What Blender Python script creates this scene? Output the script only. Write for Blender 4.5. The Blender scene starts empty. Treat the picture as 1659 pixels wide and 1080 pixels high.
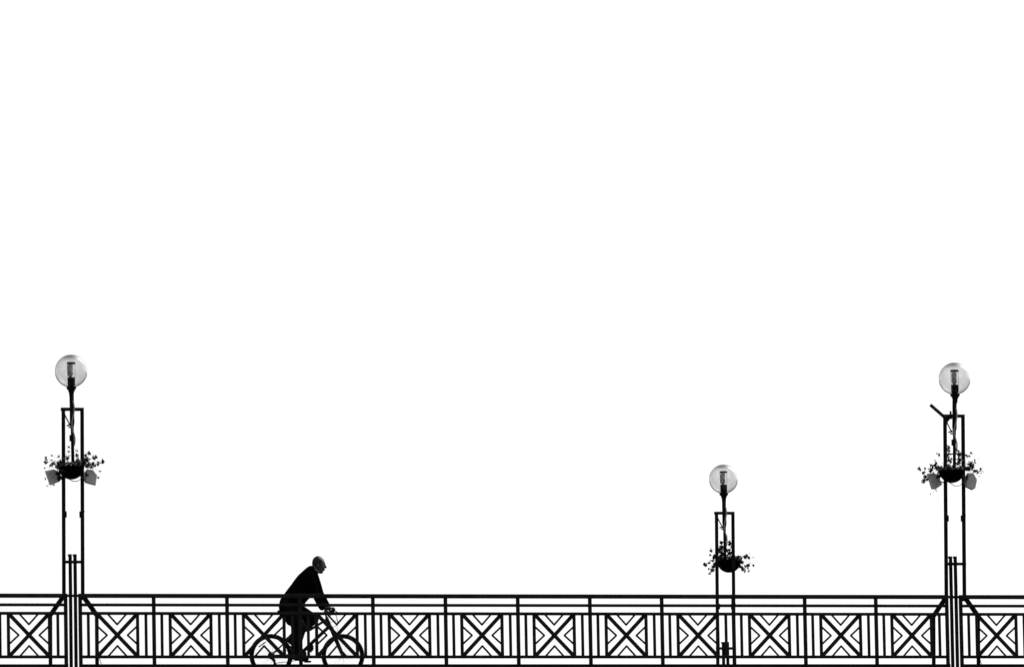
import bpy, bmesh, math, random
from mathutils import Vector, Matrix, noise

# ------------------------------------------------------------------ camera, sky, sun
S = bpy.context.scene
COL = S.collection
F, CX, CY, CZ = 14994.45, -23.2614, -133.0472, -11.2703     # focal length in photo pixels, position
YAW, PITCH, ROLL = 0.21244, 0.118325, -0.0179175
fw = Vector((math.sin(YAW)*math.cos(PITCH), math.cos(YAW)*math.cos(PITCH), math.sin(PITCH)))
r0 = Vector((math.cos(YAW), -math.sin(YAW), 0)); u0 = r0.cross(fw)
RT = math.cos(ROLL)*r0 + math.sin(ROLL)*u0
UP = -math.sin(ROLL)*r0 + math.cos(ROLL)*u0
cam = bpy.data.cameras.new('camera'); cam.lens = F*36/1659; cam.sensor_width = 36
cam.clip_start = 1; cam.clip_end = 8000
co = bpy.data.objects.new('camera', cam); COL.objects.link(co); S.camera = co
co.matrix_world = Matrix((( RT.x, UP.x, -fw.x, CX), (RT.y, UP.y, -fw.y, CY), (RT.z, UP.z, -fw.z, CZ), (0, 0, 0, 1)))

SUN_EL, SUN_AZ = math.radians(48), math.radians(58)          # azimuth clockwise from +Y: the sun stands behind the bridge
w = bpy.data.worlds.new('World'); S.world = w; w.use_nodes = True
nt = w.node_tree; nt.nodes.clear()
sky = nt.nodes.new('ShaderNodeTexSky'); sky.sky_type = 'NISHITA'; sky.sun_disc = False
sky.sun_elevation = SUN_EL; sky.sun_rotation = SUN_AZ; sky.dust_density = 3.0
bwn = nt.nodes.new('ShaderNodeRGBToBW'); bg = nt.nodes.new('ShaderNodeBackground'); ow = nt.nodes.new('ShaderNodeOutputWorld')
nt.links.new(sky.outputs[0], bwn.inputs[0]); nt.links.new(bwn.outputs[0], bg.inputs[0]); nt.links.new(bg.outputs[0], ow.inputs[0])
bg.inputs[1].default_value = 0.13
sd = bpy.data.lights.new('sun', 'SUN'); sd.energy = 2.5; sd.angle = math.radians(0.5); sd.color = (1, 1, 1)
so = bpy.data.objects.new('sun', sd); COL.objects.link(so)
sdir = Vector((math.sin(SUN_AZ)*math.cos(SUN_EL), math.cos(SUN_AZ)*math.cos(SUN_EL), math.sin(SUN_EL)))
so.rotation_euler = sdir.to_track_quat('Z', 'Y').to_euler(); so.location = (0, 0, 40)
S.view_settings.view_transform = 'Standard'; S.view_settings.look = 'None'
S.view_settings.gamma = 1; S.view_settings.exposure = 0.69

# ------------------------------------------------------------------ helpers
def at(px, py, Y):
    """the point of the vertical plane y = Y seen at photo pixel (px, py)"""
    d = fw + RT*((px-829.5)/F) - UP*((py-540)/F)
    t = (Y-CY)/d.y
    return Vector((CX, CY, CZ)) + d*t

def mat(name, col, rough=0.8, spec=0.05, var=0.35, scale=6.0, metallic=0, bump=0.0, trans=0):
    m = bpy.data.materials.new(name); m.use_nodes = True; t = m.node_tree; b = t.nodes['Principled BSDF']
    b.inputs['Roughness'].default_value = rough; b.inputs['Specular IOR Level'].default_value = spec
    b.inputs['Metallic'].default_value = metallic
    tc = t.nodes.new('ShaderNodeTexCoord'); n = t.nodes.new('ShaderNodeTexNoise')
    n.inputs['Scale'].default_value = scale; n.inputs['Detail'].default_value = 6
    r = t.nodes.new('ShaderNodeValToRGB')
    r.color_ramp.elements[0].position = .3; r.color_ramp.elements[1].position = .72
    lo, hi = col*(1-var), col*(1+var)
    r.color_ramp.elements[0].color = (lo, lo, lo, 1); r.color_ramp.elements[1].color = (hi, hi, hi, 1)
    t.links.new(tc.outputs['Object'], n.inputs['Vector']); t.links.new(n.outputs['Fac'], r.inputs['Fac'])
    t.links.new(r.outputs['Color'], b.inputs['Base Color'])
    if bump:
        bp = t.nodes.new('ShaderNodeBump'); bp.inputs['Strength'].default_value = bump; bp.inputs['Distance'].default_value = .01
        t.links.new(n.outputs['Fac'], bp.inputs['Height']); t.links.new(bp.outputs[0], b.inputs['Normal'])
    if trans:
        tr = t.nodes.new('ShaderNodeBsdfTranslucent'); mx = t.nodes.new('ShaderNodeMixShader'); o = t.nodes['Material Output']
        mx.inputs[0].default_value = trans
        t.links.new(r.outputs['Color'], tr.inputs[0]); t.links.new(b.outputs[0], mx.inputs[1]); t.links.new(tr.outputs[0], mx.inputs[2])
        t.links.new(mx.outputs[0], o.inputs['Surface'])
    return m

M = dict(
    paint=mat('black_railing_paint', 0.018, .75, .03),
    iron=mat('black_lamp_paint', 0.010, .75, .03),
    cloth=mat('black_jacket_cloth', 0.0025, .95, .0, .4, 30, bump=.3),
    trouser=mat('dark_trouser_cloth', 0.007, .95, .0, .4, 30, bump=.3),
    skin=mat('skin', 0.06, .6, .15, .2, 40),
    highlight_hair=mat('highlight_hair', 0.75, .7, .2, .2, 60, trans=.4),  # bright light on the front hair is put into this pale tone
    shirt=mat('pale_shirt', 0.22, .9, .05, .2, 40),
    hair=mat('short_grey_hair', 0.03, .9, .05, .5, 120),
    tyre=mat('tyre_rubber', 0.008, .9, .02),
    steel=mat('bicycle_metal', 0.012, .5, .10),
    grey=mat('grey_floodlight_housing', 0.62, .7, .1, .14, 5),
    leaf=mat('leaf', 0.012, .8, .05, .6, 18, trans=.35),
    palegreen=mat('petal', 0.28, .8, .05, .6, 18, trans=.45),
    soil=mat('basket_lining', 0.0015, .95, .0, .5, 20),
    cable=mat('grey_cable', 0.30, .7, .05),
    concrete=mat('concrete', 0.02, .9, .05, .3, 2, bump=.3),
    asphalt=mat('asphalt', 0.05, .95, .1, .3, 8, bump=.3),
    ground=mat('river_bank_ground', 0.05, .95, .1, .4, .4, bump=.4),
    white=mat('lamp_tube_glass', 0.7, .4, .5, .45, 25, trans=.3),
)
def glass():
    m = bpy.data.materials.new('smoky_globe_glass'); m.use_nodes = True; t = m.node_tree; b = t.nodes['Principled BSDF']
    b.inputs['Transmission Weight'].default_value = 1; b.inputs['IOR'].default_value = 1.49
    b.inputs['Roughness'].default_value = 0.02
    tc = t.nodes.new('ShaderNodeTexCoord'); n = t.nodes.new('ShaderNodeTexNoise'); n.inputs['Scale'].default_value = 8; n.inputs['Detail'].default_value = 8
    r = t.nodes.new('ShaderNodeValToRGB'); r.color_ramp.elements[0].color = (.84, .84, .84, 1); r.color_ramp.elements[1].color = (1, 1, 1, 1)
    r.color_ramp.elements[0].position = .3; r.color_ramp.elements[1].position = .7
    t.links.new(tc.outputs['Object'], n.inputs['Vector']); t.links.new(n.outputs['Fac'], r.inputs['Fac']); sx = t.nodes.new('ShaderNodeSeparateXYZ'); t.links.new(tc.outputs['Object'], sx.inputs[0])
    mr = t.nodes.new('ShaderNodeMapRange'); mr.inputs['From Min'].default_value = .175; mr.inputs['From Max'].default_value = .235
    mr.inputs['To Min'].default_value = 1; mr.inputs['To Max'].default_value = .22      # tint darkens towards the crown of the globe
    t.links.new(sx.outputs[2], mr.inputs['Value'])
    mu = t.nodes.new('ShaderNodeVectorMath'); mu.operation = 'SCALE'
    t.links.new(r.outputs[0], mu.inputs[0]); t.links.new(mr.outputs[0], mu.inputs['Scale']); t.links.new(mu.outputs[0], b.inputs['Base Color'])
    va = t.nodes.new('ShaderNodeVolumeAbsorption'); va.inputs['Color'].default_value = (0, 0, 0, 1); va.inputs['Density'].default_value = 20   # smoky acrylic
    t.links.new(va.outputs[0], t.nodes['Material Output'].inputs['Volume'])
    return m
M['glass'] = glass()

def tag(o, label=None, cat=None, group=None, kind=None):
    for k, v in (('label', label), ('category', cat), ('group', group), ('kind', kind)):
        if v: o[k] = v
    return o
def link(name, me, m, parent=None, smooth=False):
    o = bpy.data.objects.new(name, me); COL.objects.link(o)
    if m: me.materials.clear(); me.materials.append(m)
    if smooth: me.shade_smooth()
    if parent: o.parent = parent
    return o
def obj(name, bm, m, parent=None, smooth=False):
    bmesh.ops.recalc_face_normals(bm, faces=bm.faces)
    me = bpy.data.meshes.new(name); bm.to_mesh(me); bm.free()
    return link(name, me, m, parent, smooth)
def empty(name, loc, label, cat, group=None):
    o = bpy.data.objects.new(name, None); COL.objects.link(o); o.location = loc; o.empty_display_size = .2
    return tag(o, label, cat, group)

def bar(bm, a, b, w_, d_, ref=(0, 1, 0), ch=.003):
    """a chamfered bar from a to b: w_ across, d_ along ref"""
    a, b = Vector(a), Vector(b); ax = (b-a).normalized(); rv = Vector(ref)
    rv = (rv-ax*rv.dot(ax)).normalized(); sv = ax.cross(rv)
    h, k = w_/2, d_/2; c = min(ch, h*.5, k*.5)
    pts = [(h, k-c), (h-c, k), (-h+c, k), (-h, k-c), (-h, -k+c), (-h+c, -k), (h-c, -k), (h, -k+c)]
    A = [bm.verts.new(a+sv*x+rv*y) for x, y in pts]; B = [bm.verts.new(b+sv*x+rv*y) for x, y in pts]
    for i in range(8): bm.faces.new((A[i], A[(i+1) % 8], B[(i+1) % 8], B[i]))
    bm.faces.new(A); bm.faces.new(B[::-1])
    return bm
def tube(bm, pts, rad, n=10, closed=False):
    pts = [Vector(p) for p in pts]; N = len(pts)
    rads = rad if isinstance(rad, (list, tuple)) else [rad]*N
    rings = []; prev = None
    for i, p in enumerate(pts):
        if closed: t = pts[(i+1) % N]-pts[i-1]
        else: t = pts[min(i+1, N-1)]-pts[max(i-1, 0)]
        t.normalize()
        if prev is None: x = t.orthogonal().normalized()
        else: x = (prev-t*prev.dot(t)).normalized()
        prev = x; y = t.cross(x)
        rings.append([bm.verts.new(p+(x*math.cos(2*math.pi*k/n)+y*math.sin(2*math.pi*k/n))*rads[i]) for k in range(n)])
    for i in range(N if closed else N-1):
        A, B = rings[i], rings[(i+1) % N]
        for k in range(n): bm.faces.new((A[k], A[(k+1) % n], B[(k+1) % n], B[k]))
    if not closed: bm.faces.new(rings[0]); bm.faces.new(rings[-1][::-1])
    return bm
def lathe(bm, prof, c=(0, 0, 0), n=32, cap=True):
    rings = []
    for r, z in prof:
        rings.append([bm.verts.new((c[0]+r*math.cos(2*math.pi*k/n), c[1]+r*math.sin(2*math.pi*k/n), c[2]+z)) for k in range(n)])
    for A, B in zip(rings, rings[1:]):
        for k in range(n): bm.faces.new((A[k], A[(k+1) % n], B[(k+1) % n], B[k]))
    if cap: bm.faces.new(rings[0]); bm.faces.new(rings[-1])
    return bm
def ell(bm, c, rx, ry, rz, rot=0, u=20, v=14):
    """ellipsoid, rot about the y axis"""
    m = Matrix.Translation(c) @ Matrix.Rotation(rot, 4, 'Y') @ Matrix.Diagonal((rx, ry, rz, 1))
    bmesh.ops.create_uvsphere(bm, u_segments=u, v_segments=v, radius=1, matrix=m); return bm
def limb(bm, pts, rads, n=14):
    """tapered limb with round ends"""
    out, rr = [], []
    for i in range(len(pts)-1):
        a, b = Vector(pts[i]), Vector(pts[i+1])
        for k in range(6):
            t = k/6; out.append(a.lerp(b, t)); rr.append(rads[i]*(1-t)+rads[i+1]*t)
    out.append(Vector(pts[-1])); rr.append(rads[-1])
    tube(bm, out, rr, n)
    for p, r in ((pts[i], rads[i]) for i in range(len(pts))): ell(bm, p, r, r, r, u=14, v=10)
    return bm
def remesh(name, bm, vox, m, parent=None, smooth_it=4):
    """weld everything in bm into one continuous skin"""
    bmesh.ops.recalc_face_normals(bm, faces=bm.faces)
    me = bpy.data.meshes.new(name+'_src'); bm.to_mesh(me); bm.free()
    o = bpy.data.objects.new(name+'_src', me); COL.objects.link(o)
    md = o.modifiers.new('r', 'REMESH'); md.mode = 'VOXEL'; md.voxel_size = vox
    ms = o.modifiers.new('s', 'SMOOTH'); ms.iterations = smooth_it; ms.factor = .5
    dg = bpy.context.evaluated_depsgraph_get()
    res = bpy.data.meshes.new_from_object(o.evaluated_get(dg)); res.name = name
    bpy.data.objects.remove(o); bpy.data.meshes.remove(me)
    return link(name, res, m, parent, True)

# ------------------------------------------------------------------ ground and bridge
P, PW = 1.09, 0.215                        # bay length, gap of the double bars at a lamp
ZT, Z2, Z3, Z4 = 1.0064, 0.8731, 0.7490, 0.1124
ZR = at(439, 1061.5, 1.8).z - 0.325        # road surface under the bicycle wheels
W_BR = 14.68
g = bmesh.new(); bmesh.ops.create_grid(g, x_segments=60, y_segments=60, size=3000, matrix=Matrix.Translation((0, 0, -13)))
for v in g.verts: v.co.z += 0.0 if abs(v.co.x) < 200 and abs(v.co.y) < 250 else noise.noise(v.co/400)*3-1.5
tag(obj('ground', g, M['ground']), kind='structure')
rd = bmesh.new(); bar(rd, (-60, W_BR/2, ZR-.03), (75, W_BR/2, ZR-.03), .06, W_BR-.3)
tag(obj('road', rd, M['asphalt']), kind='structure')
br = empty('bridge', (5.9, W_BR/2, -13), 'long dark bridge whose edge runs along the bottom under the railing', 'bridge')
def wp(o): o.matrix_parent_inverse = o.parent.matrix_world.inverted(); return o
bpy.context.view_layer.update()
b = bmesh.new(); bar(b, (-60, W_BR/2, ZR-.56), (75, W_BR/2, ZR-.56), 1.0, W_BR-.2); wp(obj('deck', b, M['concrete'], br))
GAPS = [(-P-PW, -P), (11*P, 11*P+PW)]
segs = [(-60, GAPS[0][0]+.02), (GAPS[0][1]-.02, GAPS[1][0]+.02), (GAPS[1][1]-.02, 75)]
for s0, s1 in segs:
    b = bmesh.new(); bar(b, (s0, -.02, -.045), (s1, -.02, -.045), .09, .10); wp(obj('edge_beam', b, M['iron'], br))
b = bmesh.new(); bar(b, (-60, -.02, -.60), (75, -.02, -.60), .96, .16); wp(obj('fascia', b, M['concrete'], br))
b = bmesh.new(); bar(b, (-60, W_BR+.02, -.52), (75, W_BR+.02, -.52), .90, .16); wp(obj('fascia', b, M['concrete'], br))
for x in (-40, -15, 30, 55):
    b = bmesh.new(); bar(b, (x, W_BR/2, -13.5), (x, W_BR/2, ZR-1.05), 1.4, 9, ch=.2); wp(obj('pier', b, M['concrete'], br))

# ------------------------------------------------------------------ railing sections
def mesh_of(fn, name):
    bm = bmesh.new(); fn(bm); bmesh.ops.recalc_face_normals(bm, faces=bm.faces)
    me = bpy.data.meshes.new(name); bm.to_mesh(me); bm.free(); return me
UX, KX = .242, .118
hw, hh, zc_ = P/2-UX, (Z3-Z4)/2, (Z3+Z4)/2
post_me = mesh_of(lambda bm: bar(bm, (0, 0, -.30), (0, 0, ZT-.02), .053, .034), 'post')
bal_me = mesh_of(lambda bm: bar(bm, (0, .003, Z4+.01), (0, .003, Z3-.01), .042, .022), 'baluster')
up_me = mesh_of(lambda bm: bar(bm, (0, .003, Z4+.01), (0, .003, Z3-.01), .046, .024), 'panel_upright')
def diag(s):
    return mesh_of(lambda bm: bar(bm, (-hw, .004*s, -s*hh), (hw, .004*s, s*hh), .057, .014), 'diagonal')
diag_me = (diag(1), diag(-1))
def chev(kind):
    t = .028
    def fn(bm):
        if kind == 'h':   # apex pointing at the centre from above
            for s in (-1, 1): bar(bm, (s*.150, 0, hh+.004), (-s*.004, 0, .152), t, .012, ch=.002)
        else:
            for s in (-1, 1): bar(bm, (-hw-.004, s*.001, s*.142), (-.147, s*.001, -s*.004), t, .012, ch=.002)
    return mesh_of(fn, 'chevron')
chev_me = (chev('h'), chev('v'))
def section(label, x0, n, first, last):
    """n bays from x0 to the right"""
    x1 = x0+n*P
    root = empty('bridge_railing', ((x0+x1)/2, 0, 0), label, 'railing', 'black steel railings along the bridge edge')
    ox = (x0+x1)/2
    def put(name, me, x, z=0, y=0, m=M['paint'], par=root, rot=None):
        o = link(name, me, None, par) if me.materials else link(name, me, m, par)
        o.location = (x-(ox if par is root else 0), y, z)
        if rot: o.rotation_euler = rot
        return o
    xa, xb = x0-ox, x1-ox
    for nm, z, h, d in (('handrail', ZT, .060, .055), ('upper_rail', Z2, .043, .030), ('panel_rail', Z3, .045, .030), ('lower_rail', Z4, .044, .030)):
        b = bmesh.new()
        bar(b, (xa-.023, -.002 if nm != 'handrail' else -.006, z), (xb+.023, -.002 if nm != 'handrail' else -.006, z), h, d, ch=.004)
        obj(nm, b, M['paint'], root)
    for k in range(n+1):
        put('post', post_me, x0+k*P)
    for k in range(n):
        b0 = x0+k*P
        put('baluster', bal_me, b0+KX); put('baluster', bal_me, b0+P-KX)
        pe = bpy.data.objects.new('cross_panel', None); COL.objects.link(pe); pe.parent = root
        pe.location = (b0+P/2-ox, .003, zc_); pe.empty_display_size = .1
        for s in (-1, 1):
            put('panel_upright', up_me, s*hw, -zc_, 0, par=pe)
        for me in diag_me: put('diagonal', me, 0, 0, 0, par=pe)
        put('chevron', chev_me[0], 0, 0, 0, par=pe); put('chevron', chev_me[0], 0, 0, 0, par=pe, rot=(math.pi, 0, 0))
        put('chevron', chev_me[1], 0, 0, 0, par=pe); put('chevron', chev_me[1], 0, 0, 0, par=pe, rot=(0, 0, math.pi))
    return root
section('short end of black cross-panelled railing left of the left lamp post', -P-PW-2*P, 2, 0, 1)
section('long black railing of twelve crossed panels between the two tall lamp posts', -P, 12, 1, 1)
section('black cross-panelled railing at the right edge beyond the right lamp post', 11*P+PW, 2, 1, 0)

# ------------------------------------------------------------------ lamps
ZG, ZF, ZB, ZC, ZBO = 4.300, 3.736, 2.870, 1.505, 2.195
def lamp(x, y, face, label, tilt, gdx, dz, flood, extra, far=False, dx=0):
    """lattice lamp post at (x, y); face = -1 looks to the camera side, +1 to the far side"""
    L = empty('street_lamp', (x, y+.06*(-face), 0), label, 'street lamp', 'globe lamps on the bridge')
    m = M['iron']; fy = -.06*(-face)          # local y of the railing plane
    sh = lambda z: tilt*(z-1.0)+dx               # slight lean of the frame
    u = .139
    zf = ZF+dz; zg = ZG+dz
    for s in (-1, 1):
        b = bmesh.new(); bar(b, (s*u+sh(.95), 0, .95), (s*u+sh(zf), 0, zf+.022), .050, .044); obj('upright', b, m, L)
        zb2 = ZBO+dz*.6
        b = bmesh.new(); bar(b, (s*(u-.030)+sh(zb2), 0, zb2-.045), (s*(u-.030)+sh(zb2), 0, zb2+.045), .026, .05)
        if s > 0: tube(b, [(u+.02+sh(zb2), 0, zb2+.045), (u+.036+sh(zb2), 0, zb2+.045)], .006, 6)
        obj('bolt_plate', b, m, L)
        b = bmesh.new()
        bar(b, (s*(u-.005)+sh(1), 0, ZT+.015), (s*.343+dx, -.001, Z3-.02), .068, .040); obj('brace', b, m, L)
        b = bmesh.new(); bar(b, (s*.343+dx, 0, Z3+.002), (s*.345+dx*.6, 0, -.30), .052, .038); obj('leg', b, m, L)
    b = bmesh.new(); bar(b, (-u-.036+sh(zf), 0, zf), (u+.020+sh(zf), 0, zf), .047, .050); obj('top_bar', b, m, L)
    b = bmesh.new(); bar(b, (-u-.02+sh(ZC), fy*.4, ZC), (u+.02+sh(ZC), fy*.4, ZC), .040, .05); obj('cross_bar', b, m, L)
    b = bmesh.new(); bar(b, (-PW/2-.01, fy-.004, ZT), (PW/2+.01, fy-.004, ZT), .036, .04); obj('tie_bar', b, m, L)
    for s in (-1, 1):
        b = bmesh.new(); bar(b, (s*.036, fy, -.30), (s*.036+.004, fy, ZC+.11), .047, .036)
        bar(b, (s*.036-.028, fy, ZC+.095), (s*.036+.025, fy, ZC+.095), .030, .040); obj('baluster', b, m, L)
    # central pole, holder and globe
    gx = sh(zg)+gdx; px = lambda z: sh(z)+gdx*max(0, (z-3.0)/1.3)
    b = bmesh.new()
    tube(b, [(px(2.94), 0, 2.94), (px(3.3), 0, 3.3), (px(3.52), 0, 3.52)], .024, 14)
    tube(b, [(px(3.50), 0, 3.50), (px(3.56), 0, 3.56), (px(3.72), 0, 3.72), (px(zg-.33), 0, zg-.33)], [.026, .036, .033, .034], 14)
    obj('pole', b, m, L, True)
    b = bmesh.new(); lathe(b, [(.034, -.37), (.036, -.33), (.050, -.285), (.070, -.262), (.074, -.238), (.070, -.222)], (gx, 0, zg), 28); obj('globe_collar', b, m, L, True)
    b = bmesh.new(); lathe(b, [(.056, -.225), (.056, -.10), (.050, -.095)], (gx, 0, zg), 24); obj('lamp_holder', b, m, L)
    b = bmesh.new(); R = .243
    prof = [(R*math.sin(a), -R*math.cos(a)) for a in [math.radians(t) for t in (16, 22, 30, 40, 50, 60, 70, 80, 90, 100, 110, 120, 130, 140, 150, 158, 165, 171, 176, 179.5)]]
    Ri = R-.007
    inner = [(Ri*math.sin(a), -Ri*math.cos(a)) for a in [math.radians(t) for t in (179.5, 176, 171, 165, 158, 150, 140, 130, 120, 110, 100, 90, 80, 70, 60, 50, 40, 30, 22, 16)]]
    lathe(b, prof, (gx, 0, zg), 64, cap=False)
    lathe(b, inner, (gx, 0, zg), 64, cap=False)
    # close the pole ends and the neck of the shell
    bmesh.ops.remove_doubles(b, verts=b.verts, dist=.00005)
    ed = [e for e in b.edges if e.is_boundary]
    top = [e for e in ed if e.verts[0].co.z > zg]; bot = [e for e in ed if e.verts[0].co.z <= zg]
    for lim in (R-.0035,):
        o_ = [e for e in top if e.verts[0].co.z > zg+lim]; i_ = [e for e in top if e.verts[0].co.z <= zg+lim]
        for es in (o_, i_):
            if es: bmesh.ops.contextual_create(b, geom=es)
    bmesh.ops.bridge_loops(b, edges=bot)
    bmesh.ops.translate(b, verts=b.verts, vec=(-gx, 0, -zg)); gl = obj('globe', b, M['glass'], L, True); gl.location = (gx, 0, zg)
    b = bmesh.new(); lathe(b, [(.020, -.094), (.024, -.078), (.038, -.062), (.041, -.02), (.036, .0), (.041, .02), (.041, .075), (.030, .090)], (-.010+.004*gdx/.02, 0, 0), 24); bl = obj('bulb', b, M['white'], gl, True)
    b = bmesh.new(); lathe(b, [(.062, .102), (.064, .110), (.060, .128)], (0, 0, 0), 24); obj('bulb_cap', b, m, gl)
    for s in (-1, 1):
        b = bmesh.new(); tube(b, [(s*.056, 0, -.10), (s*.058, 0, .104)], .0025, 6); obj('bulb_cage', b, m, gl)
    # cables, clips and boxes on the pole
    b = bmesh.new()
    k = -1 if not far else 1
    bar(b, (px(3.30)+k*.034, face*.01, 3.28), (px(3.3)+k*.034, face*.01, 3.37), .022, .04); obj('junction_box', b, m, L)
    b = bmesh.new()
    z0 = zf-.06
    tube(b, [(-u+.02+sh(z0), 0, z0-.02), (-.08+sh(z0), 0, z0-.10), (-.045+sh(z0), 0, z0-.17), (-.03+sh(z0), 0, z0-.19)], .010, 8)
    bar(b, (-.09+sh(z0), 0, z0-.185), (-.03+sh(z0), 0, z0-.165), .022, .03)
    bar(b, (-.065+sh(z0), 0, z0-.205), (-.02+sh(z0), 0, z0-.210), .018, .03); obj('pole_bracket', b, m, L)
    b = bmesh.new(); pts = []
    for i in range(26):
        t = i/25; z = zf+.12-t*.66; a = t*9
        pts.append((px(z)+.020*math.sin(a)+.010, -1*(.034+.008*math.cos(a*1.7)), z))
    tube(b, pts, .011, 7); obj('cable', b, M['cable'], L, True)
    # thin cable hanging by the right-hand leg
    b = bmesh.new()
    tube(b, [(.33, face*.03, Z3+.08), (.368, face*.03, .55), (.372, face*.035, .35), (.378, face*.03, .2), (.392, face*.03, .08), (.43, face*.03, -.03), (.45, face*.03, -.12)], .005, 6)
    obj('cable', b, M['iron'], L, True)
    if extra:
        b = bmesh.new()
        x0 = -u+sh(zf)
        bar(b, (x0+.0, -.012, zf-.03), (x0-.225, -.012, zf+.165), .042, .042)
        obj('flag_holder', b, m, L)
        b = bmesh.new()
        v = [(x0-.03, zf), (x0+.11, zf), (x0+.035, zf-.10), (x0-.02, zf-.12)]
        A = [b.verts.new((p[0], -.016, p[1]))for p in v]; B = [b.verts.new((p[0], .016, p[1]))for p in v]
        b.faces.new(A); b.faces.new(B[::-1])
        for i in range(4): b.faces.new((A[i], A[(i+1) % 4], B[(i+1) % 4], B[i]))
        obj('gusset', b, m, L)
        b = bmesh.new(); bar(b, (-.062+sh(zf), -.035, zf+.07), (-.052+sh(zf), -.035, zf-.05), .028, .02); obj('clip', b, m, L)
    if flood:
        for poly in flood:
            cx_ = sum(p[0] for p in poly)/len(poly); cy_ = sum(p[1] for p in poly)/len(poly)
            Y0 = -.02; rings = []
            b = bmesh.new()
            for dy, sc in ((-.055, .90), (-.045, 1.0), (.035, 1.0), (.060, .72)):
                ring = []
                for p in poly:
                    q = at(cx_+(p[0]-cx_)*sc, cy_+(p[1]-cy_)*sc, L.location.y+Y0)
                    ring.append(b.verts.new((q.x-L.location.x, Y0+dy, q.z)))
                rings.append(ring)
            n = len(poly)
            for A, B in zip(rings, rings[1:]):
                for i in range(n): b.faces.new((A[i], A[(i+1) % n], B[(i+1) % n], B[i]))
            b.faces.new(rings[0]); b.faces.new(rings[-1][::-1])
            q = at(cx_, cy_, L.location.y+Y0)
            fo = obj('floodlight', b, M['grey'], L)
            s = 1 if q.x > L.location.x else -1
            b = bmesh.new(); X = q.x-L.location.x
            tube(b, [(s*(u+.02)+sh(ZB), Y0, q.z-.03), (X-s*.075, Y0-.02, q.z-.01)], .009, 6)
            obj('floodlight_bracket', b, M['iron'], fo, True)
        b = bmesh.new(); zz = ZB-.20+dz*.6
        tube(b, [(-.15, -.08, zz+.16), (-.17, -.30, zz+.12), (-.12, -.42, zz+.02), (-.04, -.44, zz-.035), (.03, -.43, zz-.03), (.09, -.40, zz+.01), (.15, -.3, zz+.05), (.17, -.06, zz+.09)], .006, 6)
        obj('cable', b, M['iron'], L, True)
        b = bmesh.new()
        tube(b, [(.17, -.1, zz+.20), (.165, -.2, zz+.14), (.155, -.3, zz+.05), (.15, -.32, zz-.02)], .005, 6)
        obj('cable', b, M['cable'], L, True)
    return L
XL, XR = -P-PW/2, 11*P+PW/2
FL = [[(73.1, 762.6), (86, 759.9), (92.8, 763.5), (97.7, 777.8), (96, 779.8), (81.2, 785.8)], [(140, 760), (150, 760.5), (156.6, 769.4), (154.4, 785.8), (138.2, 781.5), (136.5, 770)]]
FR = [[(1501.9, 767), (1512, 766), (1519, 769), (1525.4, 785), (1516, 791.7), (1509.5, 791.7)], [(1567, 766), (1576, 765.6), (1582, 776.7), (1579, 791), (1574.7, 793.3), (1564, 788), (1565, 772)]]
lamp(XL, 0, -1, 'left lamp post with two grey floodlights beside its flower basket and no side arm', .009, -.021, .015, FL, False, dx=.018)
lamp(XR, 0, -1, 'tall right lamp post with a short slanting tube sticking out at its top left', .016, .015, -.01, FR, True, dx=.045)
lamp(XR, W_BR, 1, 'shorter looking lamp post behind the railing on the far side of the bridge', .012, -.015, 0.0, None, False, far=True, dx=-.01)

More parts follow.
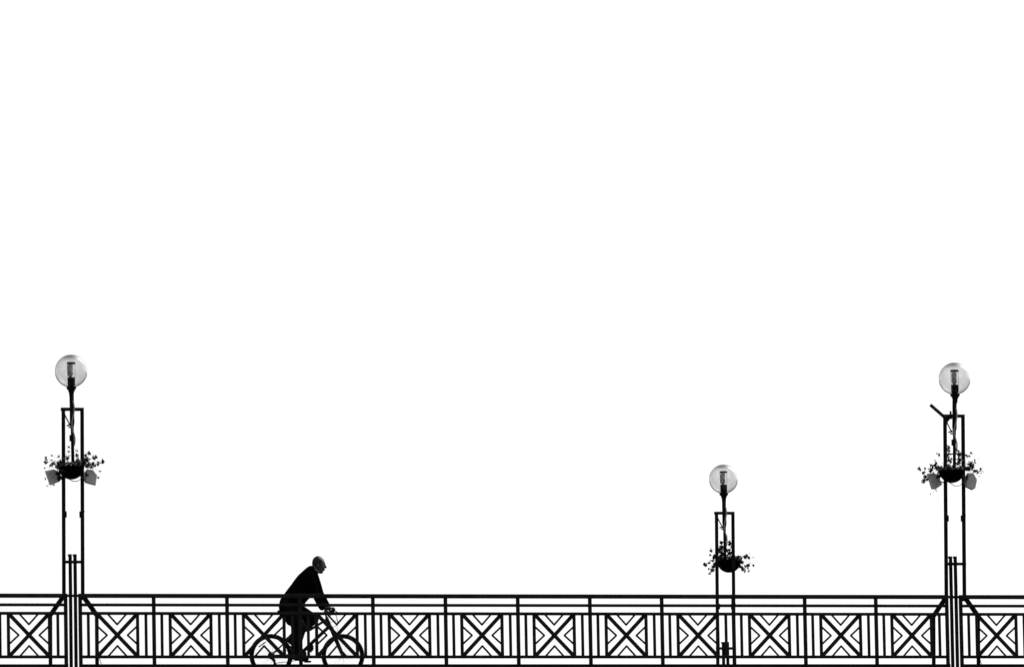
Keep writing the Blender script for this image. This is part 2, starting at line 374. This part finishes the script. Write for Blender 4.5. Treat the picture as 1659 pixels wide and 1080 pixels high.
# ------------------------------------------------------------------ flower baskets
def basket(x, y, face, label, org, sc, cl, row, cen, seed, dep, den=1.0, big=1.0):
    rnd = random.Random(seed)
    Y = y+.06*(-face)+face*.26 if face < 0 else y-.06+.28
    c = at(cen[0], cen[1], Y)
    root = empty('flower_basket', c, label, 'flower basket', 'flower baskets hung on the lamp posts')
    b = bmesh.new(); R, D = cen[2], dep
    prof = [(.001, -D)]+[(R*math.sin(math.radians(t)), -D*math.cos(math.radians(t))) for t in (12, 24, 36, 48, 60, 72, 84)]+[(R, 0), (R+.006, .012), (R-.008, .014), (R-.03, .004), (.001, .02)]
    lathe(b, prof, (0, 0, 0), 36)
    bo = obj('bowl', b, M['soil'], root, True)
    b = bmesh.new()
    for k in range(3):
        a = -math.pi/2*face+(k-1)*.35
        tube(b, [(R*.8*math.cos(a), -face*R*.8, .0), (R*.5*math.cos(a), -face*(.26-.01), .10)], .006, 6)
    obj('hook', b, M['iron'], root)
    leaf = bmesh.new(); petal = bmesh.new(); st = bmesh.new()
    def leafquad(bm, p, s):
        n = Vector((rnd.gauss(0, 1), rnd.gauss(0, 1), rnd.gauss(0, 1))).normalized()
        t = n.orthogonal().normalized(); t.rotate(Matrix.Rotation(rnd.random()*6.28, 3, n)); q = n.cross(t)
        l = s*rnd.uniform(.8, 1.5); wd = l*rnd.uniform(.45, .75)
        vs = [p-t*l*.5, p-t*l*.15+q*wd*.45+n*l*.08, p+t*l*.25+q*wd*.38+n*l*.06, p+t*l*.55, p+t*l*.25-q*wd*.38+n*l*.06, p-t*l*.15-q*wd*.45+n*l*.08]
        vv = [bm.verts.new(v) for v in vs]
        bm.faces.new((vv[0], vv[1], vv[2], vv[3])); bm.faces.new((vv[0], vv[3], vv[4], vv[5]))
    for (cx_, cy_, r) in cl:
        px_, py_ = org[0]+cx_/sc, org[1]+cy_/sc
        dy = rnd.uniform(-.14, .14)
        p = at(px_, py_, Y+dy)-c; rr = r/sc/108*.92
        n = max(2, int((r/sc)**2*1.5*den))
        pale = r <= 14
        for _ in range(n):
            o_ = Vector((rnd.gauss(0, .45), rnd.gauss(0, .6), rnd.gauss(0, .45)))*rr
            leafquad(petal if (pale and rnd.random() < .7) or rnd.random() < .22 else leaf, p+o_, rnd.uniform(.024, .042)*big)
        # a stem bending from the soil to the clump
        a = math.atan2(p.y, p.x); s0 = Vector((.55*R*math.cos(a), .55*R*math.sin(a), .01)); mid = (s0+p)*.5+Vector((0, 0, .05 if p.z > -.02 else .09))
        pts = [s0*(1-t)**2+mid*2*t*(1-t)+p*t*t for t in [i/7 for i in range(8)]]
        tube(st, pts, .0014, 5)
        L_ = (p-s0).length
        for _ in range(int(L_*10)):
            t = rnd.random(); q = pts[min(7, int(t*8))]
            leafquad(leaf, q+Vector((rnd.gauss(0, .012), rnd.gauss(0, .02), rnd.gauss(0, .012))), .018)
    for _ in range(row[3]):
        px_ = org[0]+rnd.uniform(row[0], row[1])/sc; py_ = org[1]+(row[2]+rnd.gauss(0, 14))/sc
        p = at(px_, py_, Y+rnd.uniform(-.17, .17))-c
        leafquad(leaf if rnd.random() < .72 else petal, p, rnd.uniform(.022, .04))
    fo = obj('foliage', leaf, M['leaf'], root); obj('blossom', petal, M['palegreen'], root); obj('stems', st, M['leaf'], root)
    return root
CL = [(190, 375, 25), (185, 325, 20), (260, 290, 12), (345, 297, 13), (290, 380, 22), (250, 415, 22), (330, 420, 30), (370, 370, 22), (175, 450, 12), (255, 345, 12),
      (465, 190, 10), (475, 240, 13), (460, 320, 32), (575, 230, 14), (580, 290, 28), (590, 360, 26), (730, 262, 26), (680, 290, 22), (795, 315, 30), (690, 340, 45),
      (900, 360, 26), (840, 395, 25), (780, 400, 32), (720, 410, 40), (760, 440, 20), (865, 490, 13), (845, 570, 15), (290, 660, 14), (205, 670, 10), (180, 585, 9),
      (350, 440, 38), (345, 510, 40), (350, 570, 25), (690, 520, 25), (400, 480, 30), (640, 440, 30), (375, 560, 28)]
CR = [(160, 580, 26), (220, 620, 24), (240, 575, 15), (240, 680, 28), (220, 740, 34), (265, 720, 25), (320, 590, 35), (330, 530, 25), (385, 515, 24), (400, 560, 35), (375, 460, 12),
      (430, 390, 17), (400, 375, 11), (550, 290, 26), (560, 330, 30), (550, 390, 36), (570, 460, 34), (560, 530, 25), (690, 330, 18), (700, 380, 40), (705, 455, 36), (680, 500, 30),
      (790, 395, 22), (835, 410, 13), (860, 360, 18), (845, 500, 36), (870, 540, 40), (820, 570, 42), (905, 450, 13), (965, 440, 8), (905, 490, 18), (905, 605, 26), (950, 620, 24),
      (990, 575, 22), (1010, 610, 10), (965, 670, 7), (440, 600, 40), (440, 660, 45), (350, 640, 14), (730, 640, 35), (790, 690, 30), (310, 910, 8), (350, 900, 8), (380, 860, 10)]
CF = [(475, 280, 30), (480, 350, 36), (470, 430, 38), (600, 270, 22), (610, 310, 26), (600, 400, 30), (540, 400, 40), (600, 450, 25), (310, 410, 22), (300, 480, 15), (360, 520, 28),
      (280, 600, 20), (225, 635, 32), (340, 570, 22), (370, 620, 32), (280, 700, 14), (330, 720, 36), (290, 775, 16), (310, 370, 10), (700, 520, 30), (750, 510, 28), (790, 530, 20),
      (865, 500, 36), (915, 520, 20), (930, 455, 9), (985, 515, 11), (990, 640, 16), (905, 640, 27), (860, 660, 20), (825, 700, 32), (850, 740, 20), (780, 660, 27), (915, 730, 9), (900, 690, 14), (470, 500, 38), (540, 330, 24), (450, 390, 26), (510, 460, 34), (640, 350, 20), (650, 440, 26), (370, 480, 22), (800, 590, 30), (350, 660, 24), (640, 520, 34), (560, 500, 30), (420, 560, 34)]
basket(XL, 0, -1, 'dark basket of trailing flowers on the left lamp post between two floodlights', (50, 700), 7.714, CL, (340, 690, 392, 420), (115.5, 757, .190), 3, .175, 1.35)
basket(XR, 0, -1, 'dark basket of bushy flowers on the right lamp post with the slanting tube', (1470, 690), 8.307, CR, (420, 800, 570, 420), (1542, 763.5, .185), 5, .170, 1.35)
basket(XR, W_BR, 1, 'dark flower basket on the lower lamp post across the bridge, without floodlights', (1120, 850), 9.817, CF, (430, 800, 540, 460), (1181, 909, .195), 8, .185, 2.3, 1.15)

# ------------------------------------------------------------------ bicycle
YB = 1.8
def B(px, py, dy=0): return at(px, py, YB+dy)
bike = empty('bicycle', (B(497, 1061).x, YB, ZR), 'dark mountain bicycle ridden to the right behind the railing', 'bicycle')
bpy.context.view_layer.update()
def bp(name, bm, m, par=None, smooth=True):
    o = obj(name, bm, m, bike if par is None else par, smooth)
    o.matrix_parent_inverse = (bike.matrix_world).inverted() if par is None else Matrix()
    return o
RW = .325
hubs = (B(439, 1061.5), B(555.6, 1060.3))
for wi, hb in enumerate(hubs):
    hb.z = ZR+RW
    b = bmesh.new(); n = 64
    tube(b, [hb+Vector((math.cos(a), 0, math.sin(a)))*(RW-.024) for a in [2*math.pi*i/n for i in range(n)]], .023, 10, closed=True)
    for i in range(90):
        a = 2*math.pi*i/90; d = Vector((math.cos(a), 0, math.sin(a)))
        for s in (-1, 1): bar(b, hb+d*(RW-.004)+Vector((0, s*.012, 0)), hb+d*(RW+.002)+Vector((0, s*.012, 0)), .010, .012, ch=.001)
    tr = bpy.data.objects.new('wheel', None); COL.objects.link(tr); tr.parent = bike; tr.location = hb-bike.location; tr.empty_display_size = .1
    def wpart(name, bm, m):
        bmesh.ops.translate(bm, verts=bm.verts, vec=-hb); return obj(name, bm, m, tr, True)
    wpart('tyre', b, M['tyre'])
    b = bmesh.new(); tube(b, [hb+Vector((math.cos(a), 0, math.sin(a)))*(RW-.056) for a in [2*math.pi*i/n for i in range(n)]], .012, 8, closed=True); wpart('rim', b, M['steel'])
    b = bmesh.new(); tube(b, [hb+Vector((0, -.05, 0)), hb+Vector((0, .05, 0))], .022, 12)
    wpart('hub', b, M['steel'])
    b = bmesh.new()
    for i in range(28):
        a = 2*math.pi*i/28+.05; a2 = a+(.35 if i % 4 < 2 else -.35); s = .03*(1 if i % 2 else -1)
        tube(b, [hb+Vector((.022*math.cos(a2), s, .022*math.sin(a2))), hb+Vector((math.cos(a), 0, math.sin(a)))*(RW-.06)], .0011, 4)
    wpart('spokes', b, M['steel'])
    if wi == 0:
        b = bmesh.new(); bar(b, B(419.5, 1047, -.02), B(430.5, 1039, -.02), .018, .01); wpart('reflector', b, M['steel'])
        b = bmesh.new(); tube(b, [hb+Vector((0, -.055, 0)), hb+Vector((0, -.02, 0))], [.035, .055], 20); wpart('cassette', b, M['steel'])
BBp = B(486, 1059.5)
SEAT = B(476, 1023); HT, HB = B(529, 999), B(534.5, 1013)
b = bmesh.new()
tube(b, [BBp, SEAT, B(471.5, 1010)], .019, 12)
tube(b, [SEAT+Vector((.01, 0, -.02)), B(503, 1019), HT+Vector((.01, 0, -.03))], .020, 12)
tube(b, [BBp, B(510, 1036), HB], .026, 12)
tube(b, [HT, HB], .025, 12)
tube(b, [BBp+Vector((0, -.05, 0)), BBp+Vector((0, .05, 0))], .026, 12)
for s in (-1, 1):
    tube(b, [BBp+Vector((0, s*.03, 0)), hubs[0]+Vector((0, s*.065, 0))], .011, 8)
    tube(b, [SEAT+Vector((0, s*.02, -.03)), hubs[0]+Vector((.04, s*.06, .04)), hubs[0]+Vector((0, s*.065, 0))], .010, 8)
bp('frame', b, M['steel'])
b = bmesh.new(); tube(b, [B(471.8, 1011), B(466, 993)], .014, 10); bp('seat_post', b, M['steel'])
b = bmesh.new(); s0 = B(450, 989.5); s1 = B(479, 990.5)
pts = [s0.lerp(s1, t) for t in (0, .12, .3, .5, .7, .9, 1)]
for p, hwid in zip(pts, (.045, .075, .085, .06, .035, .022, .015)):
    pass
rings = []
for p, wd, th_ in zip(pts, (.05, .078, .085, .06, .036, .022, .008), (.012, .024, .026, .022, .02, .018, .008)):
    rings.append([b.verts.new(p+Vector((0, wd*math.cos(a), th_*math.sin(a)))) for a in [2*math.pi*i/14 for i in range(14)]])
for A, C_ in zip(rings, rings[1:]):
    for k in range(14): b.faces.new((A[k], A[(k+1) % 14], C_[(k+1) % 14], C_[k]))
b.faces.new(rings[0]); b.faces.new(rings[-1][::-1]); bp('saddle', b, M['tyre'])
b = bmesh.new()
tube(b, [HB+Vector((-.004, 0, .01)), HB+Vector((.012, 0, -.035))], .030, 12)
for s in (-1, 1):
    a0 = HB+Vector((.014, s*.062, -.02)); tube(b, [a0, a0.lerp(hubs[1]+Vector((-.03, s*.062, .06)), .55), hubs[1]+Vector((-.025, s*.062, .06)), hubs[1]+Vector((0, s*.062, 0))], [.020, .019, .016, .011], 10)
bar(b, HB+Vector((.014, -.08, -.02)), HB+Vector((.014, .08, -.02)), .04, .045)
bp('fork', b, M['steel'])
BARC = B(535.3, 990)
b = bmesh.new(); tube(b, [HT, HT+Vector((-.012, 0, .035)), BARC], .018, 10); bp('stem', b, M['steel'])
b = bmesh.new(); tube(b, [BARC+Vector((-.015, s*y_, .0)) if abs(y_) > .2 else BARC+Vector((0, s*y_, 0)) for s, y_ in ((-1, .30), (-1, .21), (-1, .08), (1, .0), (1, .08), (1, .21), (1, .30))], .013, 10)
hbar = bp('handlebar', b, M['steel'])
GR = [BARC+Vector((-.015, s*.25, 0)) for s in (-1, 1)]
for s, gp in zip((-1, 1), GR):
    b = bmesh.new(); tube(b, [gp+Vector((0, -.06, 0)), gp+Vector((0, .06, 0))], .017, 12); bp('grip', b, M['tyre'])
    b = bmesh.new(); tube(b, [gp+Vector((.02, -s*.08, .005)), gp+Vector((.055, -s*.05, -.012)), gp+Vector((.068, -s*.0, -.03)), gp+Vector((.070, s*.03, -.035))], .007, 8)
    tube(b, [gp+Vector((-.0, -s*.09, .0)), gp+Vector((.03, -s*.09, .01))], .017, 10); bp('brake_lever', b, M['steel'])
b = bmesh.new()
tube(b, [GR[0]+Vector((.03, .09, 0)), B(543, 994, -.1), B(547.5, 1003, -.05), B(546, 1012), B(539, 1016)], .0040, 6)
tube(b, [GR[1]+Vector((.03, -.09, 0)), B(546, 993, .1), B(545, 1004, .05), B(537, 1007), B(532, 1006)], .0030, 6)
tube(b, [B(546.5, 1003, -.05), B(546.2, 1014), B(546.6, 1026)], .0030, 6)
bp('brake_cable', b, M['tyre'])
# drive train on the camera side
b = bmesh.new()
tube(b, [BBp+Vector((0, -.052, 0)), BBp+Vector((0, -.048, 0))], .088, 36)
for i in range(36):
    a = 2*math.pi*i/36; bar(b, BBp+Vector((math.cos(a)*.085, -.05, math.sin(a)*.085)), BBp+Vector((math.cos(a)*.094, -.05, math.sin(a)*.094)), .007, .004, ch=.001)
bp('chainring', b, M['steel'], smooth=False)
PA, PB = B(498.5, 1071, -.13), B(473, 1047, .13)
for s, pp in ((-1, PA), (1, PB)):
    b = bmesh.new(); e = Vector((pp.x, YB+s*.07, pp.z)); bar(b, BBp+Vector((0, s*.068, 0)), e, .026, .014); cr = bp('crank', b, M['steel'], smooth=False)
    b = bmesh.new(); bar(b, e+Vector((-.045, s*.06, 0)), e+Vector((.045, s*.06, 0)), .024, .085)
    tube(b, [e, e+Vector((0, s*.10, 0))], .007, 8); o = obj('pedal', b, M['steel'], cr)
b = bmesh.new(); ch = [BBp+Vector((0, -.05, .088)), hubs[0]+Vector((0, -.05, .045))]
tube(b, ch, .005, 6); tube(b, [BBp+Vector((-.01, -.05, -.088)), hubs[0]+Vector((.04, -.05, -.115))], .005, 6); bp('chain', b, M['steel'])
b = bmesh.new(); h0 = hubs[0]
tube(b, [h0+Vector((0, -.07, 0)), h0+Vector((.01, -.07, -.05)), h0+Vector((.035, -.06, -.075)), h0+Vector((.05, -.055, -.13))], [.020, .022, .024, .012], 8)
tube(b, [h0+Vector((.05, -.06, -.13)), h0+Vector((.05, -.045, -.13))], .024, 12)
tube(b, [h0+Vector((0, -.07, 0)), h0+Vector((-.03, -.07, -.02)), h0+Vector((-.02, -.07, -.06))], .006, 6)
bp('derailleur', b, M['steel'])
b = bmesh.new(); rnd = random.Random(4)
cpt = [B(503+3.6*(.35+.65*abs(math.sin(a*.7)))*math.cos(a)+rnd.uniform(-1.6, 1.6), 1048.5+6*math.sin(a)+rnd.uniform(-1, 1), .05*math.sin(a*.37)) for a in [i*.5 for i in range(52)]]
tube(b, cpt, .010, 6); bp('cable_lock', b, M['tyre'])

# ------------------------------------------------------------------ rider
def loft(bm, secs, n=24, y0=YB, p=1.0):
    rings = []
    for bk, fr, hb_ in secs:
        A_, F_ = at(bk[0], bk[1], y0), at(fr[0], fr[1], y0); c = (A_+F_)/2; ax = (F_-A_)/2
        rings.append([bm.verts.new(c+ax*math.cos(a)+Vector((0, 1, 0))*hb_*math.sin(a)) for a in [2*math.pi*i/n for i in range(n)]])
    for A, C_ in zip(rings, rings[1:]):
        for k in range(n): bm.faces.new((A[k], A[(k+1) % n], C_[(k+1) % n], C_[k]))
    bm.faces.new(rings[0]); bm.faces.new(rings[-1][::-1]); return bm
torso = [((454.5, 986), (493, 980), .165), ((454.5, 978), (496, 973), .165), ((457.5, 970), (497, 966), .155), ((463, 961.7), (499, 957), .15), ((469, 953), (502, 948), .155),
         ((475.6, 944.4), (505, 941), .17), ((485.6, 931), (509, 936), .18), ((493, 925), (511, 933), .15), ((500.5, 919), (512, 929), .08)]
bd = bmesh.new(); loft(bd, torso)
NA = [B(500, 931, -.18), B(511.5, 962, -.22), B(522, 983, -.25)]      # near arm
FA = [B(507, 931, .18), B(518, 961, .22), B(529.5, 981, .25)]             # far arm
GRN, GRF = GR
for arm in (NA, FA): limb(bd, arm, [.052, .040, .027])
def H(px, py, dy=0): return B(px+1.1, py+1.0, dy)
# neck and head, face to the right, looking slightly down
limb(bd, [B(503, 925), B(511, 919), B(514.5, 914)], [.066, .056, .055])
k = .978/108
ell(bd, H(514.9, 910.8), .086, .076, .097, .12)
ell(bd, H(516.6, 913.5), .079, .068, .092, .05)
ell(bd, H(516.9, 920.0), .060, .056, .070, .10)
ell(bd, H(518.6, 925.0), .036, .032, .026, .1)                           # chin
ell(bd, H(524.4, 910.8), .014, .042, .014)                                # brow
limb(bd, [H(524.6, 912.5), H(527.0, 917.4)], [.010, .015])               # nose
for s in (-1, 1): ell(bd, H(526.0, 917.9, s*.011), .010, .009, .008)      # nostrils
ell(bd, H(521.6, 920.4), .034, .026, .030); ell(bd, H(524.2, 920.8), .013, .024, .007); ell(bd, H(523.6, 922.5), .013, .022, .008)  # lips
for s in (-1, 1):
    ell(bd, H(522.9, 914.3, s*.031), .015, .014, .010)                    # eyes
    ell(bd, H(521.6, 917.6, s*.040), .022, .022, .018)                    # cheeks
    ell(bd, H(514.2, 914.6, s*.078), .020, .010, .034, .25)               # ears
# hands closed round the grips
for s, arm, gp in ((-1, NA, GRN), (1, FA, GRF)):
    wr = arm[2]; kn = gp+Vector((.0, 0, .030)); 
    palm0 = wr.lerp(kn, .35); 
    limb(bd, [wr, palm0], [.027, .028])
    for i, (o_, ln, r_) in enumerate(((-.036, .92, .0095), (-.012, 1.0, .0100), (.012, .96, .0095), (.035, .80, .0085))):
        off = Vector((0, s*(-o_), 0))
        k0 = gp+off+Vector((-.018, 0, .027))
        limb(bd, [palm0+off*.7, k0], [.021, .014], 10)
        f1 = gp+off+Vector((.012*ln, 0, .030)); f2 = gp+off+Vector((.033*ln, 0, .006)); f3 = gp+off+Vector((.022*ln, 0, -.020)); f4 = gp+off+Vector((.004, 0, -.024))
        limb(bd, [k0, f1, f2, f3, f4], [r_*1.25, r_*1.15, r_, r_*.95, r_*.85], 10)
    t0 = palm0+Vector((.0, -s*.030, -.008))
    limb(bd, [t0, gp+Vector((-.026, -s*.052, -.002)), gp+Vector((-.012, -s*.056, -.022)), gp+Vector((.012, -s*.052, -.026))], [.016, .013, .011, .009], 10)
# legs
LA = [B(464, 981, -.09), B(486, 1016, -.12), B(477, 1058.5, -.12)]
LB = [B(470, 981, .09), B(508, 1002, .12), B(471, 1034, .12)]
for lg in (LA, LB): limb(bd, lg, [.088, .058, .038])
ell(bd, B(466, 981), .11, .16, .10)
def foot(bm, an, toe, r=1.0):
    ax = (toe-an); heel = an-ax.normalized()*.05+Vector((0, 0, -.045)); ball = an.lerp(toe, .65)+Vector((0, 0, -.02))
    limb(bm, [an, heel], [.036*r, .034*r]); limb(bm, [heel, ball, toe], [.034*r, .038*r, .026*r]); limb(bm, [an, ball], [.036*r, .034*r])
FTA = (LA[2]+Vector((0, 0, -.01)), B(497, 1066.5, -.13)); FTB = (LB[2]+Vector((0, 0, .0)), B(479.5, 1043.5, .13))
foot(bd, *FTA); foot(bd, *FTB)
person = remesh('person', bd, .0058, M['skin'], None, 3)
tag(person, 'grey-haired cyclist in a dark jacket and glasses leaning forward on the handlebar', 'person')
# jacket
jk = bmesh.new()
loft(jk, [((452.6, 988), (492.5, 978.5), .185), ((451.5, 981), (496.5, 974), .185), ((453.6, 971), (503.5, 966.5), .175), ((459.6, 962.2), (508, 957), .17), ((466.3, 953.2), (507, 948), .175),
          ((473.0, 944.6), (509, 941), .19), ((477.8, 937.8), (511.2, 938.6), .2), ((483.0, 931.2), (512.4, 936), .205), ((491, 923.8), (513, 933.5), .175), ((496.5, 919), (513.5, 931.2), .12), ((499.6, 916.9), (513.4, 928.6), .086)])
loft(jk, [((498.5, 918), (513.8, 931), .085), ((501.5, 915.8), (514.2, 927), .078), ((503.6, 915.5), (513.4, 925), .072)])
for s, arm in ((-1, NA), (1, FA)):
    a, e, w_ = arm; cf = w_
    limb(jk, [a, a.lerp(e, .5)+Vector((.006, 0, 0)), e, e.lerp(cf, .5), cf+(cf-e).normalized()*-.005], [.080, .068, .061, .057, .053], 16)
    # creases at the elbow
    for t in (.80, .9, 1.0):
        c = a.lerp(e, t); d = (e-a).normalized(); ell(jk, c+Vector((.02, 0, 0)), .042, .058, .012, .5)
jacket = remesh('jacket', jk, .0075, M['cloth'], person, 2)
# trousers
tr = bmesh.new()
ell(tr, B(466.5, 984), .118, .175, .105, .2); ell(tr, B(471, 999), .085, .09, .13, .1)
for lg, rr in ((LA, (.105, .105, .098, .080, .060)), (LB, (.105, .098, .080, .072, .057))):
    h_, kn_, an_ = lg
    limb(tr, [h_, h_.lerp(kn_, .5), kn_, kn_.lerp(an_, .45), an_+(kn_-an_).normalized()*.02], list(rr), 16)
trousers = remesh('trousers', tr, .0075, M['trouser'], person, 2)
for ft in (FTA, FTB):
    b = bmesh.new(); foot(b, ft[0], ft[1], 1.22)
    a_, t_ = ft; d = (t_-a_).normalized()
    bar(b, a_-d*.075+Vector((0, 0, -.078)), t_+d*.02+Vector((0, 0, -.030)), .024, .09)
    remesh('shoe', b, .006, M['tyre'], person, 1)
# hair: short, round the back and sides, thin on top
b = bmesh.new()
ell(b, H(514.0, 910.2), .088, .081, .100, .12, 40, 28)
c0 = H(515.2, 910.6)
dele = [v for v in b.verts if (v.co.x-c0.x)*.9 > .042+max(0, (v.co.z-c0.z-.03))*.5 or v.co.z < c0.z-.045-.3*(c0.x-v.co.x) or ((v.co.x-c0.x) > .0 and v.co.z < c0.z-.01 and abs(v.co.y-YB) < .2 and (v.co.x-c0.x) > .02)]
bmesh.ops.delete(b, geom=dele, context='VERTS')
rnd = random.Random(2)
for v in b.verts: v.co += (v.co-c0).normalized()*rnd.uniform(-.003, .004)
bmesh.ops.solidify(b, geom=b.faces[:], thickness=.006)
link('hair', mesh_of(lambda q: None, 'tmp'), None) if False else obj('hair', b, M['hair'], person, True)
# pale wisps over the forehead and crown, highlight painted into their colour
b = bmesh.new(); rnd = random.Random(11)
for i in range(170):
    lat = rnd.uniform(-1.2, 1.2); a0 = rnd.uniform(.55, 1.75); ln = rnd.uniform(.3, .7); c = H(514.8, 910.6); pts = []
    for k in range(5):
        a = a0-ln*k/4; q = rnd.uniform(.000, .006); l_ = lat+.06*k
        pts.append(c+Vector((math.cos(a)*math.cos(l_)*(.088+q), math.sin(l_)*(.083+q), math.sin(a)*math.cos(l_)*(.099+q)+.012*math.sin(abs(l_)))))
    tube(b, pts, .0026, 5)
obj('highlight_hair_wisps', b, M['highlight_hair'], person, True)
b = bmesh.new(); c = B(509.6, 923.2); ax = Vector((.068, 0, -.040)); n = 30
tube(b, [c+ax*math.cos(a)+Vector((0, 1, 0))*.072*math.sin(a) for a in [2*math.pi*i/n for i in range(n)]], .010, 8, closed=True)
obj('shirt_collar', b, M['shirt'], person, True)
# glasses
b = bmesh.new()
for s in (-1, 1):
    c = H(525.3, 914.2, s*.033)
    tube(b, [c+Vector((.003, .023*math.cos(a), .018*math.sin(a))) for a in [2*math.pi*i/16 for i in range(16)]], .0024, 6, closed=True)
    tube(b, [c+Vector((0, s*.022, .004)), H(514.6, 912.9, s*.082)], .0022, 6)
tube(b, [H(525.6, 913.8, -.011), H(526.2, 913.6), H(525.6, 913.8, .011)], .0024, 6)
obj('glasses', b, M['steel'], person, True)
